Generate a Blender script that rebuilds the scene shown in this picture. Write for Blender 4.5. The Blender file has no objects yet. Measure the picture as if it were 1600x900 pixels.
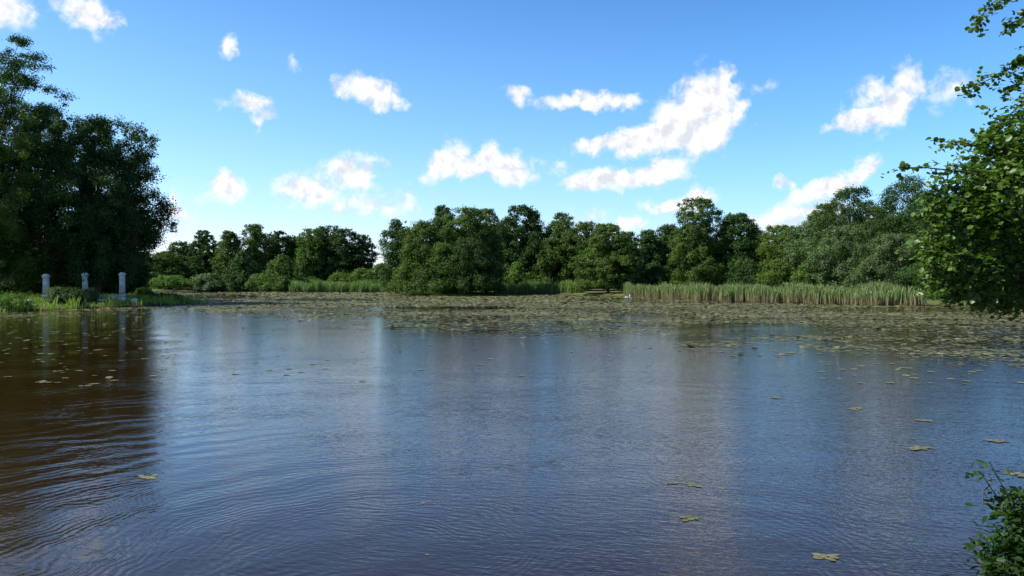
import bpy, math
import numpy as np
from mathutils import Vector

# ------------------------------------------------------------------ camera, world, sun, exposure
sc = bpy.context.scene
COL = sc.collection
F = 1244.0            # focal length in photo pixels (1600 wide)
EYE = 2.2             # eye height above the water
HZ = 440.0            # horizon row in the photo

cam_d = bpy.data.cameras.new('camera'); cam = bpy.data.objects.new('camera', cam_d); COL.objects.link(cam)
cam_d.sensor_width = 36.0; cam_d.lens = 36.0 * F / 1600.0
cam_d.clip_start = 0.1; cam_d.clip_end = 6000.0
cam.location = (0, 0, EYE)
cam.rotation_euler = (math.radians(90.0) - math.atan(10.0 / F), 0, 0)
sc.camera = cam

SUN_EL, SUN_AZ = 47.0, -98.0      # degrees; azimuth clockwise from +Y (view direction)
sun_d = bpy.data.lights.new('sun', 'SUN'); sun = bpy.data.objects.new('sun', sun_d); COL.objects.link(sun)
sun_d.energy = 4.9; sun_d.angle = math.radians(0.5); sun_d.color = (1.0, 0.95, 0.86)
_e, _a = math.radians(SUN_EL), math.radians(SUN_AZ)
sdir = Vector((math.cos(_e) * math.sin(_a), math.cos(_e) * math.cos(_a), math.sin(_e)))
sun.rotation_euler = sdir.to_track_quat('Z', 'Y').to_euler()

sc.view_settings.view_transform = 'Standard'
sc.view_settings.look = 'None'
sc.view_settings.exposure = 0.85
sc.view_settings.gamma = 1.0
sc.cycles.max_bounces = 6
sc.cycles.transparent_max_bounces = 4
sc.cycles.use_denoising = True
sc.cycles.sample_clamp_indirect = 4.0

world = bpy.data.worlds.new('World'); sc.world = world; world.use_nodes = True
world.cycles.sampling_method = 'MANUAL'; world.cycles.sample_map_resolution = 512


class NT:
    """small node-tree writer"""
    def __init__(self, nt):
        self.nt = nt; nt.nodes.clear()
    def n(self, typ, **kw):
        nd = self.nt.nodes.new(typ)
        ins = kw.pop('ins', {})
        for k, v in kw.items(): setattr(nd, k, v)
        for k, v in ins.items(): self.put(nd, k, v)
        return nd
    def put(self, nd, k, v):
        s = nd.inputs[k]
        if isinstance(v, bpy.types.NodeSocket): self.nt.links.new(v, s)
        else: s.default_value = v
    def math(self, op, a, b=0.0, c=None, clamp=False):
        nd = self.n('ShaderNodeMath', operation=op, use_clamp=clamp)
        self.put(nd, 0, a); self.put(nd, 1, b)
        if c is not None: self.put(nd, 2, c)
        return nd.outputs[0]
    def smooth(self, v, lo, hi, to0=0.0, to1=1.0):
        nd = self.n('ShaderNodeMapRange', interpolation_type='SMOOTHSTEP')
        self.put(nd, 'Value', v); self.put(nd, 'From Min', lo); self.put(nd, 'From Max', hi)
        self.put(nd, 'To Min', to0); self.put(nd, 'To Max', to1)
        return nd.outputs[0]
    def mix(self, f, a, b, blend='MIX'):
        nd = self.n('ShaderNodeMix', data_type='RGBA', blend_type=blend)
        self.put(nd, 0, f); self.put(nd, 6, a); self.put(nd, 7, b)
        return nd.outputs[2]
    def noise(self, vec, scale, detail=4.0, rough=0.5, dist=0.0, dim='3D'):
        nd = self.n('ShaderNodeTexNoise', noise_dimensions=dim)
        if vec is not None: self.put(nd, 'Vector', vec)
        self.put(nd, 'Scale', scale); self.put(nd, 'Detail', detail); self.put(nd, 'Roughness', rough); self.put(nd, 'Distortion', dist)
        return nd.outputs[0]
    def vmath(self, op, a, b=None):
        nd = self.n('ShaderNodeVectorMath', operation=op)
        self.put(nd, 0, a)
        if b is not None: self.put(nd, 1, b)
        return nd.outputs[0]


# fair weather clouds: photo column, row, half width, half height, tilt (deg, + rises to the right), weight
CLOUDS = [
    (12, 12, 48, 34, 0, 1.0), (135, 22, 52, 34, 0, 1.05), (168, 36, 24, 13, 0, .8), (362, 72, 22, 18, 20, .85),
    (575, 142, 48, 24, -10, 1.0), (602, 155, 26, 18, -20, 1.0), (385, 162, 52, 12, 0, .75), (416, 180, 30, 15, 5, .75), (455, 98, 10, 6, 0, .2),
    (350, 297, 34, 24, 10, .9), (480, 298, 64, 24, 5, 1.0), (548, 272, 58, 32, 0, 1.0), (600, 320, 76, 22, 5, .62), (540, 325, 30, 12, 0, .45),
    (692, 254, 48, 24, 40, 1.05), (730, 262, 55, 24, 0, 1.1), (790, 262, 50, 26, -8, 1.1), (765, 240, 28, 22, 0, .9),
    (812, 150, 24, 15, -10, .8), (925, 161, 90, 11, 0, .95), (922, 152, 34, 11, 0, .8), (865, 261, 18, 10, 0, .4),
    (1068, 196, 64, 56, 25, 1.25), (1100, 156, 58, 46, 40, 1.25), (1120, 198, 52, 38, 20, 1.15), (1010, 216, 70, 26, 14, 1.2),
    (945, 226, 56, 15, 8, 1.0), (1125, 128, 34, 18, 35, 1.05), (1150, 172, 26, 16, 20, .95), (1068, 222, 90, 22, 5, 1.1),
    (975, 280, 104, 20, 4, 1.15), (1030, 266, 50, 18, 20, 1.05), (920, 286, 50, 14, 0, 1.0),
    (1392, 168, 54, 32, 42, 1.0), (1355, 186, 62, 16, 12, 1.0), (1422, 130, 24, 34, 20, .62), (1352, 150, 30, 22, 60, .6),
    (1480, 138, 54, 28, 30, .52), (1200, 132, 20, 10, 30, .25),
    (1285, 296, 76, 17, 14, 1.05), (1338, 274, 40, 22, 35, 1.05), (1225, 290, 16, 11, 0, .75),
    (1212, 334, 56, 17, 12, .95), (1275, 334, 66, 20, 8, .85), (1225, 350, 60, 12, 0, .8),
    (1080, 314, 46, 15, 24, .85), (1045, 324, 40, 9, 8, .7), (1010, 322, 20, 9, 0, .55),
    (985, 345, 36, 9, 0, .75), (918, 340, 28, 14, 10, .6), (280, 330, 32, 26, 0, .66), (1390, 355, 60, 20, 0, .7),
    # above the frame, seen only as reflections in the water
    (60, -110, 90, 40, 10, .9), (1120, -150, 150, 60, 15, .9), (1330, -330, 170, 80, -10, .7),
]


def build_world():
    w = NT(world.node_tree)
    tc = w.n('ShaderNodeTexCoord').outputs['Generated']
    sky = w.n('ShaderNodeTexSky', sky_type='NISHITA', sun_disc=False)
    sky.sun_elevation = math.radians(SUN_EL); sky.sun_rotation = math.radians(SUN_AZ % 360)
    sky.altitude = 0.0; sky.air_density = 1.0; sky.dust_density = 0.25; sky.ozone_density = 3.2
    hs = w.n('ShaderNodeHueSaturation', ins={'Hue': 0.497, 'Saturation': 1.22, 'Value': 1.0, 'Fac': 1.0, 'Color': sky.outputs[0]})
    # direction -> azimuth / elevation
    sp = w.n('ShaderNodeSeparateXYZ', ins={0: tc})
    az = w.math('ARCTAN2', sp.outputs[0], sp.outputs[1])
    el = w.math('ARCSINE', sp.outputs[2])
    ae = w.n('ShaderNodeCombineXYZ', ins={0: az, 1: el}).outputs[0]
    # deeper blue overhead and away from the sun, clearer air at the horizon
    up = w.smooth(el, 0.20, 0.68); east = w.smooth(az, -0.6, 0.7)
    tint = w.mix(up, (.82, .885, .95, 1), (.30, .40, .60, 1))
    tint = w.mix(1.0, tint, w.mix(east, (1.12, 1.02, 1.0, 1), (.80, .89, .97, 1)), 'MULTIPLY')
    tint = w.mix(1.0, tint, w.mix(w.smooth(el, .0, .16), (.86, .82, 1.0, 1), (1, 1, 1, 1)), 'MULTIPLY')
    skyc = w.mix(1.0, hs.outputs[0], tint, 'MULTIPLY')
    # domain warp for ragged edges
    wn = w.n('ShaderNodeTexNoise', noise_dimensions='2D', ins={'Vector': ae, 'Scale': 26.0, 'Detail': 6.0, 'Roughness': 0.62})
    wv = w.vmath('MULTIPLY', w.vmath('SUBTRACT', wn.outputs['Color'], (0.5, 0.5, 0.5)), (0.055, 0.035, 0.0))
    aew = w.vmath('ADD', ae, wv)
    acc = None
    for (px, py, rx, ry, tilt, wt) in CLOUDS:
        x = (px - 800) / F
        a = math.atan(x); e = math.atan((HZ - py) / F * math.cos(a))
        k = math.cos(a)
        mp = w.n('ShaderNodeMapping', vector_type='TEXTURE')
        w.put(mp, 'Vector', aew)
        mp.inputs['Location'].default_value = (a, e, 0)
        mp.inputs['Rotation'].default_value = (0, 0, math.radians(tilt))
        mp.inputs['Scale'].default_value = (rx / F * k * k * 1.0 + .004, ry / F * k + .003, 1)
        ln = w.n('ShaderNodeVectorMath', operation='LENGTH', ins={0: mp.outputs[0]}).outputs['Value']
        v = w.math('MULTIPLY_ADD', ln, -wt, wt)
        acc = v if acc is None else w.math('SMOOTH_MAX', acc, v, 0.12)
    # fluffy break-up
    fl = w.noise(ae, 34.0, 9.0, 0.60, 0.2, '2D')
    fl2 = w.noise(w.vmath('ADD', ae, (-0.006, 0.010, 0)), 34.0, 9.0, 0.60, 0.2, '2D')
    field = w.math('ADD', acc, w.math('MULTIPLY', w.math('SUBTRACT', fl, 0.5), 1.15))
    # a few clouds elsewhere in the sky, away from the framed part
    gen = w.noise(w.vmath('MULTIPLY', ae, (1.0, 1.6, 1)), 3.0, 7.0, 0.58, 0.1, '2D')
    outm = w.math('MAXIMUM', w.smooth(w.math('ABSOLUTE', az), 0.75, 1.0), w.smooth(el, 0.75, 0.95))
    genf = w.math('MULTIPLY', w.smooth(gen, 0.60, 0.70), outm)
    dens = w.smooth(field, -0.03, 0.68)
    dens = w.math('MAXIMUM', dens, w.math('MULTIPLY', genf, 0.9))
    dens = w.math('MULTIPLY', dens, w.smooth(el, -0.005, 0.02))
    # soft modelling of the cloud: sunward edges brighter, thick parts faintly grey
    rel = w.math('SUBTRACT', fl, fl2)
    sh = w.math('ADD', 0.93, w.math('MULTIPLY', rel, 1.1))
    sh = w.math('SUBTRACT', sh, w.math('MULTIPLY', w.smooth(field, 0.55, 1.25), 0.05))
    cl = w.n('ShaderNodeMix', data_type='RGBA')
    w.put(cl, 0, w.smooth(sh, 0.7, 1.0)); w.put(cl, 6, (3.35, 3.45, 3.75, 1)); w.put(cl, 7, (4.55, 4.55, 4.6, 1))
    col = w.mix(w.math('MULTIPLY', dens, 0.97), skyc, cl.outputs[2])
    bg = w.n('ShaderNodeBackground', ins={'Color': col, 'Strength': 0.13})
    out = w.n('ShaderNodeOutputWorld')
    w.nt.links.new(bg.outputs[0], out.inputs[0])


build_world()

# ------------------------------------------------------------------ helpers
def tag(o, label=None, cat=None, group=None, kind=None):
    if label: o['label'] = label
    if cat: o['category'] = cat
    if group: o['group'] = group
    if kind: o['kind'] = kind
    return o


def mesh_obj(name, V, Fc, mat, parent=None, smooth=False, uvcol=None):
    """V (n,3) array; Fc list of (m,k) int arrays or one array"""
    me = bpy.data.meshes.new(name)
    V = np.ascontiguousarray(V, dtype=np.float32)
    if not isinstance(Fc, list): Fc = [Fc]
    Fc = [np.asarray(f, dtype=np.int32) for f in Fc if len(f)]
    me.vertices.add(len(V)); me.vertices.foreach_set('co', V.ravel())
    loops = np.concatenate([f.ravel() for f in Fc])
    sizes = np.concatenate([np.full(len(f), f.shape[1], dtype=np.int32) for f in Fc])
    starts = np.concatenate([[0], np.cumsum(sizes)[:-1]]).astype(np.int32)
    me.loops.add(len(loops)); me.loops.foreach_set('vertex_index', loops)
    me.polygons.add(len(sizes)); me.polygons.foreach_set('loop_start', starts)
    if smooth: me.polygons.foreach_set('use_smooth', np.ones(len(sizes), dtype=bool))
    me.update(calc_edges=True); me.validate()
    me.materials.append(mat)
    o = bpy.data.objects.new(name, me); COL.objects.link(o)
    if parent is not None: o.parent = parent
    return o


def empty(name, loc, rz=0.0):
    o = bpy.data.objects.new(name, None); COL.objects.link(o)
    o.location = loc; o.rotation_euler = (0, 0, rz); o.empty_display_size = 0.3
    return o


class MB:
    """collects vertices and faces of one part"""
    def __init__(self): self.V = []; self.F = {}; self.n = 0
    def add(self, V, Fs):
        V = np.asarray(V, float); self.V.append(V)
        for f in (Fs if isinstance(Fs, list) else [Fs]):
            f = np.asarray(f, int)
            if len(f): self.F.setdefault(f.shape[1], []).append(f + self.n)
        self.n += len(V)
    def tube(self, P, R, k=7, cap=True):
        P = np.asarray(P, float); R = np.asarray(R, float); m = len(P)
        T = np.gradient(P, axis=0); T /= np.linalg.norm(T, axis=1)[:, None] + 1e-9
        ref = np.array([1.0, 0, 0]) if abs(T[0][2]) > .7 else np.array([0, 0, 1.0])
        A = np.cross(T, ref); A /= np.linalg.norm(A, axis=1)[:, None] + 1e-9
        B = np.cross(T, A)
        th = np.linspace(0, 2 * np.pi, k, endpoint=False)
        V = (P[:, None] + R[:, None, None] * (np.cos(th)[None, :, None] * A[:, None] + np.sin(th)[None, :, None] * B[:, None])).reshape(-1, 3)
        i = np.arange(m - 1)[:, None] * k; j = np.arange(k)[None]; jn = (j + 1) % k
        Q = np.stack([i + j, i + jn, i + k + jn, i + k + j], -1).reshape(-1, 4)
        self.add(V, Q)
    def box(self, c, s, b=0.0, taper=1.0):
        """box centred at c with half sizes s, chamfered vertical edges by b"""
        x, y, z = s; b = min(b, x * .45, y * .45) if b else 0
        if b: ring = [(x - b, -y), (x, -y + b), (x, y - b), (x - b, y), (-x + b, y), (-x, y - b), (-x, -y + b), (-x + b, -y)]
        else: ring = [(x, -y), (x, y), (-x, y), (-x, -y)]
        ring = np.array(ring); k = len(ring)
        lv = [(-z, 1.0), (z - b, taper), (z, taper * (1 - b / x))] if b else [(-z, 1.0), (z, taper)]
        V = np.concatenate([np.c_[ring * t, np.full(k, zz)] for zz, t in lv]) + np.array(c)
        Q = []
        for a in range(len(lv) - 1):
            for j in range(k): Q.append((a * k + j, a * k + (j + 1) % k, (a + 1) * k + (j + 1) % k, (a + 1) * k + j))
        top = np.array([[(len(lv) - 1) * k + j for j in range(k)]]); bot = np.array([[k - 1 - j for j in range(k)]])
        self.add(V, [np.array(Q), top, bot])
    def build(self, name, mat, parent=None, smooth=False):
        Fs = [np.concatenate(v) for v in self.F.values()]
        return mesh_obj(name, np.concatenate(self.V), Fs, mat, parent, smooth)


def unit(v): return v / (np.linalg.norm(v, axis=-1, keepdims=True) + 1e-9)


def cards(P, N, L, W, rng, kind='rhomb', T=None):
    """leaf faces at P with normals N; rhomb = 4 verts, leaf = folded 6 vert oval"""
    n = len(P); N = unit(N)
    if T is None: T = rng.normal(size=(n, 3))
    T = unit(T - (T * N).sum(1)[:, None] * N); B = np.cross(N, T)
    L = np.broadcast_to(L, (n,))[:, None]; W = np.broadcast_to(W, (n,))[:, None]
    if kind == 'rhomb':
        V = np.stack([P - T * L * .5, P + B * W * .5 - T * L * .05, P + T * L * .5, P - B * W * .5 + T * L * .05], 1)
        return V.reshape(-1, 3), np.arange(n * 4).reshape(-1, 4)
    up = N * W * .16
    V = np.stack([P - T * L * .5, P - T * L * .28 + B * W * .36 + up, P + T * L * .18 + B * W * .5 + up, P + T * L * .5,
                  P + T * L * .18 - B * W * .5 + up, P - T * L * .28 - B * W * .36 + up], 1).reshape(-1, 3)
    i = np.arange(n)[:, None] * 6
    Q = np.concatenate([i + np.array([[0, 1, 2, 3]]), i + np.array([[0, 3, 4, 5]])])
    return V, Q


# ------------------------------------------------------------------ materials
def leaf_mat(name, c1, c2, rough=0.5, trans=0.3, spec=0.4):
    m = bpy.data.materials.new(name); m.use_nodes = True; w = NT(m.node_tree)
    g = w.n('ShaderNodeNewGeometry'); oi = w.n('ShaderNodeObjectInfo')
    pos = w.n('ShaderNodeTexCoord').outputs['Object']
    big = w.noise(pos, 0.5, 2.0)
    f = w.math('ADD', w.math('MULTIPLY', g.outputs['Random Per Island'], 0.6), w.math('MULTIPLY', w.smooth(big, .35, .65), 0.4))
    col = w.mix(f, (*c1, 1), (*c2, 1))
    hs = w.n('ShaderNodeHueSaturation', ins={'Hue': w.math('ADD', 0.49, w.math('MULTIPLY', oi.outputs['Random'], 0.02)),
             'Value': w.math('ADD', 0.85, w.math('MULTIPLY', oi.outputs['Random'], 0.3)), 'Color': col})
    p = w.n('ShaderNodeBsdfPrincipled', ins={'Base Color': hs.outputs[0], 'Roughness': rough, 'Specular IOR Level': spec})
    tcol = w.mix(1.0, hs.outputs[0], (1.25, 1.5, .45, 1), 'MULTIPLY')
    t = w.n('ShaderNodeBsdfTranslucent', ins={'Color': tcol})
    mx = w.n('ShaderNodeMixShader', ins={0: trans, 1: p.outputs[0], 2: t.outputs[0]})
    o = w.n('ShaderNodeOutputMaterial', ins={0: mx.outputs[0]})
    return m


def simple_mat(name, c1, c2, scale=5.0, rough=0.8, bump=0.0, detail=6.0, bscale=None):
    m = bpy.data.materials.new(name); m.use_nodes = True; w = NT(m.node_tree)
    pos = w.n('ShaderNodeTexCoord').outputs['Object']
    nz = w.noise(pos, scale, detail, 0.6)
    col = w.mix(w.smooth(nz, .3, .7), (*c1, 1), (*c2, 1))
    p = w.n('ShaderNodeBsdfPrincipled', ins={'Base Color': col, 'Roughness': rough, 'Specular IOR Level': 0.3})
    if bump:
        b = w.n('ShaderNodeBump', ins={'Height': w.noise(pos, bscale or scale * 3, 6.0, .65), 'Distance': bump, 'Strength': 1.0})
        w.put(p, 'Normal', b.outputs[0])
    w.n('ShaderNodeOutputMaterial', ins={0: p.outputs[0]})
    return m


M = {
    'dark': leaf_mat('dark_leaf', (.016, .044, .010), (.052, .098, .022), .65, .25, .12),
    'mid': leaf_mat('mid_leaf', (.036, .074, .014), (.092, .152, .030), .65, .3, .12),
    'bright': leaf_mat('bright_leaf', (.050, .100, .016), (.11, .18, .035), .65, .35, .12),
    'silver': leaf_mat('silver_leaf', (.040, .080, .024), (.100, .155, .055), .6, .28, .2),
    'alder': leaf_mat('alder_leaf', (.028, .070, .008), (.085, .155, .022), .44, .3, .42),
    'shrub': leaf_mat('shrub_leaf', (.008, .028, .004), (.034, .080, .010), .5, .26, .15),
    'grass': leaf_mat('grass_blade', (.12, .18, .03), (.27, .33, .07), .6, .3, .2),
    'bark': simple_mat('bark', (.035, .03, .024), (.09, .08, .065), 6, .9, .03),
    'white': simple_mat('white_stone', (.30, .31, .28), (.56, .56, .54), 2.2, .7, .004),
    'greystone': simple_mat('grey_stone', (.34, .34, .32), (.52, .52, .50), 3, .8, .01),
}

# pond outline (x, y) metres, water at z = 0
SHORE = np.array([(-3, 2.6), (1.75, 2.9), (4.3, 6.0), (7.2, 9.6), (13, 16), (30, 28), (58, 42), (60, 58), (44, 68), (36.5, 71), (30.5, 76),
                  (26.7, 83), (22, 91), (19.5, 101), (17, 113), (12, 122), (9.5, 129), (4.4, 137), (-2.7, 136), (-2.6, 124), (-6, 120.5), (-9.6, 120),
                  (-15, 122), (-19.5, 128), (-23, 150), (-25.9, 161), (-36, 163), (-45, 162), (-52, 176), (-60, 183), (-73, 182), (-80, 171),
                  (-72, 150), (-60, 128), (-46, 97), (-36, 84), (-30.2, 79.5), (-31.5, 74), (-34, 66), (-35.5, 61), (-38, 57), (-44, 50), (-52, 35), (-42, 15), (-12, 4)], float)


def shore_dist(P):
    """signed distance to the shoreline, + on land"""
    P = np.asarray(P, float); d = np.full(len(P), 1e9); inside = np.zeros(len(P), bool)
    n = len(SHORE)
    for i in range(n):
        a, b = SHORE[i], SHORE[(i + 1) % n]
        ab = b - a; t = np.clip(((P - a) @ ab) / (ab @ ab), 0, 1)
        d = np.minimum(d, np.hypot(*(P - a - t[:, None] * ab).T))
        c = (a[1] > P[:, 1]) != (b[1] > P[:, 1])
        xi = a[0] + (P[:, 1] - a[1]) * ab[0] / (ab[1] if ab[1] else 1e-9)
        inside ^= c & (P[:, 0] < xi)
    return np.where(inside, -d, d)


def gz(x, y):
    """ground height"""
    P = np.column_stack([np.ravel(x), np.ravel(y)])
    wob = .6 * np.sin(P[:, 0] * .9 + 1.3 * np.sin(P[:, 1] * .35)) * np.clip(np.hypot(P[:, 0], P[:, 1]) / 40, 0, 1)
    d = shore_dist(P) + wob * .5
    land = .42 * (1 - np.exp(-np.clip(d, 0, None) / 1.1)) + .5 * (1 - np.exp(-np.clip(d, 0, None) / 60))
    bed = -1.4 * (1 - np.exp(-np.clip(-d, 0, None) / 2.5))
    return land + bed + .03 * np.sin(P[:, 0] * .31) * np.cos(P[:, 1] * .27)


def at(px, Y, z=None):
    x = (px - 800) / F * Y
    return x, Y, (float(gz([x], [Y])[0]) if z is None else z)


# ------------------------------------------------------------------ ground and water
def build_ground():
    u = np.linspace(-1, 1, 300)
    xs = np.sinh(u * 4.2) / np.sinh(4.2) * 2200
    ys = 80 + np.sinh(u * 4.0) / np.sinh(4.0) * 2200
    X, Y = np.meshgrid(xs, ys); Z = gz(X, Y)
    n = len(u); i = np.arange(n - 1)[:, None] * n + np.arange(n - 1)[None]
    Q = np.stack([i, i + 1, i + n + 1, i + n], -1).reshape(-1, 4)
    m = bpy.data.materials.new('ground'); m.use_nodes = True; w = NT(m.node_tree)
    pos = w.n('ShaderNodeNewGeometry').outputs['Position']
    n1 = w.noise(pos, .15, 6.0, .6); n2 = w.noise(pos, 3.0, 5.0, .65)
    grass = w.mix(n2, (.045, .075, .018, 1), (.11, .15, .04, 1))
    soil = w.mix(n2, (.035, .027, .018, 1), (.075, .06, .04, 1))
    col = w.mix(w.smooth(n1, .35, .6), soil, grass)
    z = w.n('ShaderNodeSeparateXYZ', ins={0: pos}).outputs[2]
    col = w.mix(w.smooth(z, .03, .16), (.03, .022, .014, 1), col)
    b = w.n('ShaderNodeBump', ins={'Height': w.noise(pos, 6.0, 6.0, .7), 'Distance': .08})
    p = w.n('ShaderNodeBsdfPrincipled', ins={'Base Color': col, 'Roughness': .95, 'Specular IOR Level': .1, 'Normal': b.outputs[0]})
    w.n('ShaderNodeOutputMaterial', ins={0: p.outputs[0]})
    o = mesh_obj('ground', np.c_[X.ravel(), Y.ravel(), Z], Q, m, smooth=True)
    tag(o, 'low grassy banks and dark soil around the pond', 'ground', kind='structure')


def build_water():
    m = bpy.data.materials.new('pond_water'); m.use_nodes = True; w = NT(m.node_tree)
    pos = w.n('ShaderNodeNewGeometry').outputs['Position']
    sp = w.n('ShaderNodeSeparateXYZ', ins={0: pos}); x, y = sp.outputs[0], sp.outputs[1]
    # rings travelling outwards from a spot near the bank
    def ring(cx, cy, lam, amp, warp, wscale, ph=0.0):
        dx = w.math('SUBTRACT', x, cx); dy = w.math('SUBTRACT', y, cy)
        r = w.math('SQRT', w.math('ADD', w.math('MULTIPLY', dx, dx), w.math('MULTIPLY', dy, dy)))
        r = w.math('ADD', r, w.math('MULTIPLY', w.noise(pos, wscale, 3.0), warp))
        s = w.math('SINE', w.math('MULTIPLY_ADD', r, 2 * math.pi / lam, ph))
        return w.math('MULTIPLY', s, amp), r
    patch = w.noise(pos, .22, 3.0, .5)
    left = w.smooth(x, -1.5, -4.5)
    near = w.smooth(y, 26.0, 10.0)
    a1, _ = ring(1.5, 4.0, .62, .0021, 1.9, .55)
    a1 = w.math('MULTIPLY', a1, w.math('MULTIPLY', w.math('MULTIPLY', left, near), w.smooth(patch, .36, .60, .35, 1.0)))
    a1b, _ = ring(2.5, 3.0, .95, .0020, 2.2, .4, 1.0)
    a1b = w.math('MULTIPLY', a1b, w.math('MULTIPLY', near, w.smooth(patch, .62, .42, .1, .8)))
    a2, _ = ring(-1.2, 6.5, .095, .0006, .7, 1.3)
    a3, _ = ring(-.2, 5.0, .15, .0005, .9, .8, 2.0)
    fine = w.math('ADD', w.math('MULTIPLY', a2, w.smooth(w.noise(pos, .5, 2.0), .40, .62)), w.math('MULTIPLY', a3, w.smooth(w.noise(w.vmath('ADD', pos, (31, 7, 0)), .4, 2.0), .42, .62)))
    # wind ripples
    st = w.vmath('MULTIPLY', pos, (1.0, 1.35, 1.0))
    rot = w.n('ShaderNodeVectorRotate', rotation_type='Z_AXIS', ins={'Vector': st, 'Angle': math.radians(22)}).outputs[0]
    rp = w.vmath('MULTIPLY', rot, (0.75, 1.5, 1.0))
    n1 = w.noise(rp, 6.5, 2.5, .55, .3)
    n2 = w.noise(w.vmath('MULTIPLY', pos, (1, 1.4, 1)), 1.3, 3.0, .5)
    n3 = w.noise(w.vmath('ADD', rp, (5, 3, 0)), 17.0, 2.0, .6, .2)
    gust = w.smooth(w.noise(pos, .06, 3.0), .3, .7, .5, 1.25)
    calm = w.smooth(w.math('SUBTRACT', x, w.math('MULTIPLY', y, -.42)), -1.0, 2.5, .45, 1.0)
    wind = w.math('MULTIPLY', w.math('ADD', w.math('MULTIPLY_ADD', n3, .0030, w.math('MULTIPLY', n1, .0070)), w.math('MULTIPLY', n2, .0060)), w.math('MULTIPLY', w.math('MULTIPLY', gust, calm), w.smooth(y, 12.0, 38.0, 1.0, .72)))
    h = w.math('ADD', w.math('ADD', a1, a1b), w.math('ADD', fine, wind))
    b = w.n('ShaderNodeBump', ins={'Height': h, 'Distance': 1.0, 'Strength': 1.0})
    silt = w.noise(pos, .35, 5.0, .6)
    col = w.mix(silt, (.013, .0072, .0015, 1), (.022, .0125, .0030, 1))
    p = w.n('ShaderNodeBsdfPrincipled', ins={'Base Color': col, 'Roughness': .035, 'IOR': 1.37, 'Specular IOR Level': .5, 'Normal': b.outputs[0]})
    w.n('ShaderNodeOutputMaterial', ins={0: p.outputs[0]})
    xs = np.linspace(-95, 75, 40); ys = np.linspace(-2, 195, 40)
    X, Y = np.meshgrid(xs, ys); n = 40
    i = np.arange(n - 1)[:, None] * n + np.arange(n - 1)[None]
    Q = np.stack([i, i + 1, i + n + 1, i + n], -1).reshape(-1, 4)
    o = mesh_obj('water', np.c_[X.ravel(), Y.ravel(), np.zeros(X.size)], Q, m)
    tag(o, 'brown peaty pond water rippled by a light breeze', 'water', kind='structure')


build_ground()
build_water()

# ------------------------------------------------------------------ trees
PROF = {
    'oval': [(0, .7), (.15, .88), (.4, 1), (.65, .92), (.85, .7), (1, .34)],
    'column': [(0, .88), (.3, 1), (.6, .95), (.82, .76), (1, .4)],
    'dome': [(0, .7), (.25, .95), (.5, 1), (.75, .9), (.9, .72), (1, .42)],
    'cone': [(0, .95), (.25, 1), (.5, .78), (.75, .48), (1, .08)],
    'skirt': [(0, 1.0), (.25, .98), (.5, .86), (.75, .68), (.9, .5), (1, .25)],
    'bush': [(0, .95), (.35, 1), (.7, .8), (1, .3)],
}


def crown(rng, H, R, base, prof, ncl, rc, nleaf, size, droop=0.0, lean=(0, 0), gap=0.0, flat=.72, yscale=1.0):
    """crown from clumps of leaves; returns leaf verts, faces, clump centres"""
    tt, rr = zip(*PROF[prof])
    hc = H - base
    ph = rng.uniform(0, 6.28, 6)
    T = rng.uniform(0, 1, ncl * 6); keep = rng.uniform(0, 1, len(T)) < np.interp(T, tt, rr) ** .9 + .22
    T = T[keep][:ncl]; n = len(T)
    A = rng.uniform(0, 6.28, n)
    lump = 1 + .15 * np.sin(2 * A + ph[0] + 5 * T) + .12 * np.sin(3 * A + ph[1] - 9 * T) + .10 * np.sin(11 * T + ph[2] + A)
    rcl = rc * rng.uniform(.35, 1.25, n) * np.interp(T, [0, .7, 1], [1, .9, .55])
    rmax = np.clip(np.interp(T, tt, rr) * R * lump - rcl * .6, .02, None)
    rad = rmax * np.where(rng.uniform(0, 1, n) < .72, rng.uniform(.75, 1.08, n), rng.uniform(.15, .75, n))
    C = np.c_[np.cos(A) * rad, np.sin(A) * rad * yscale, base + T * hc]
    C[:, 2] = np.minimum(C[:, 2], H - rcl * .8) - droop * (rad / R) ** 2 * hc * .2
    C[:, 0] += lean[0] * T; C[:, 1] += lean[1] * T
    wgt = rcl ** 1.9; cnt = np.maximum(8, (nleaf * wgt / wgt.sum()).astype(int))
    idx = np.repeat(np.arange(n), cnt); m = len(idx)
    # every clump is its own irregular ellipsoid, stretched outwards and hanging a little
    outd = np.c_[np.cos(A), np.sin(A), rng.uniform(-.5, .35, n)]; outd = unit(outd)
    str_ = rng.uniform(.0, .55, n)
    D = unit(rng.normal(size=(m, 3)))
    lob = 1 + .28 * np.sin(D[:, 0] * 4 + idx) * np.sin(D[:, 1] * 5 + idx * 2.1) + .2 * np.sin(D[:, 2] * 6 + idx * 1.7)
    u = rng.uniform(0, 1, m) ** (1 / 2.2) * lob
    u = np.where(rng.uniform(0, 1, m) < .16, u * rng.uniform(1.0, 1.2, m), u)
    off = D * (rcl[idx] * u)[:, None] * np.array([1, 1, flat])
    al = (off * outd[idx]).sum(1)
    off += outd[idx] * (al * str_[idx])[:, None]
    P = C[idx] + off
    # loose leaves between the clumps
    k = rng.uniform(0, 1, m) < .06
    P[k] += rng.normal(size=(k.sum(), 3)) * rc * .22
    out = np.c_[P[:, :2] - np.array(lean) * .5, np.zeros(m)]
    Nn = D * .9 + unit(out) * .35 + np.array([0, 0, .5]) + rng.normal(size=(m, 3)) * .6
    P[:, 2] = np.maximum(P[:, 2], .05)
    L = size * rng.uniform(.5, 1.35, m)
    V, Q = cards(P, Nn, L, L * .66, rng)
    return V, Q, C, rcl


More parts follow.
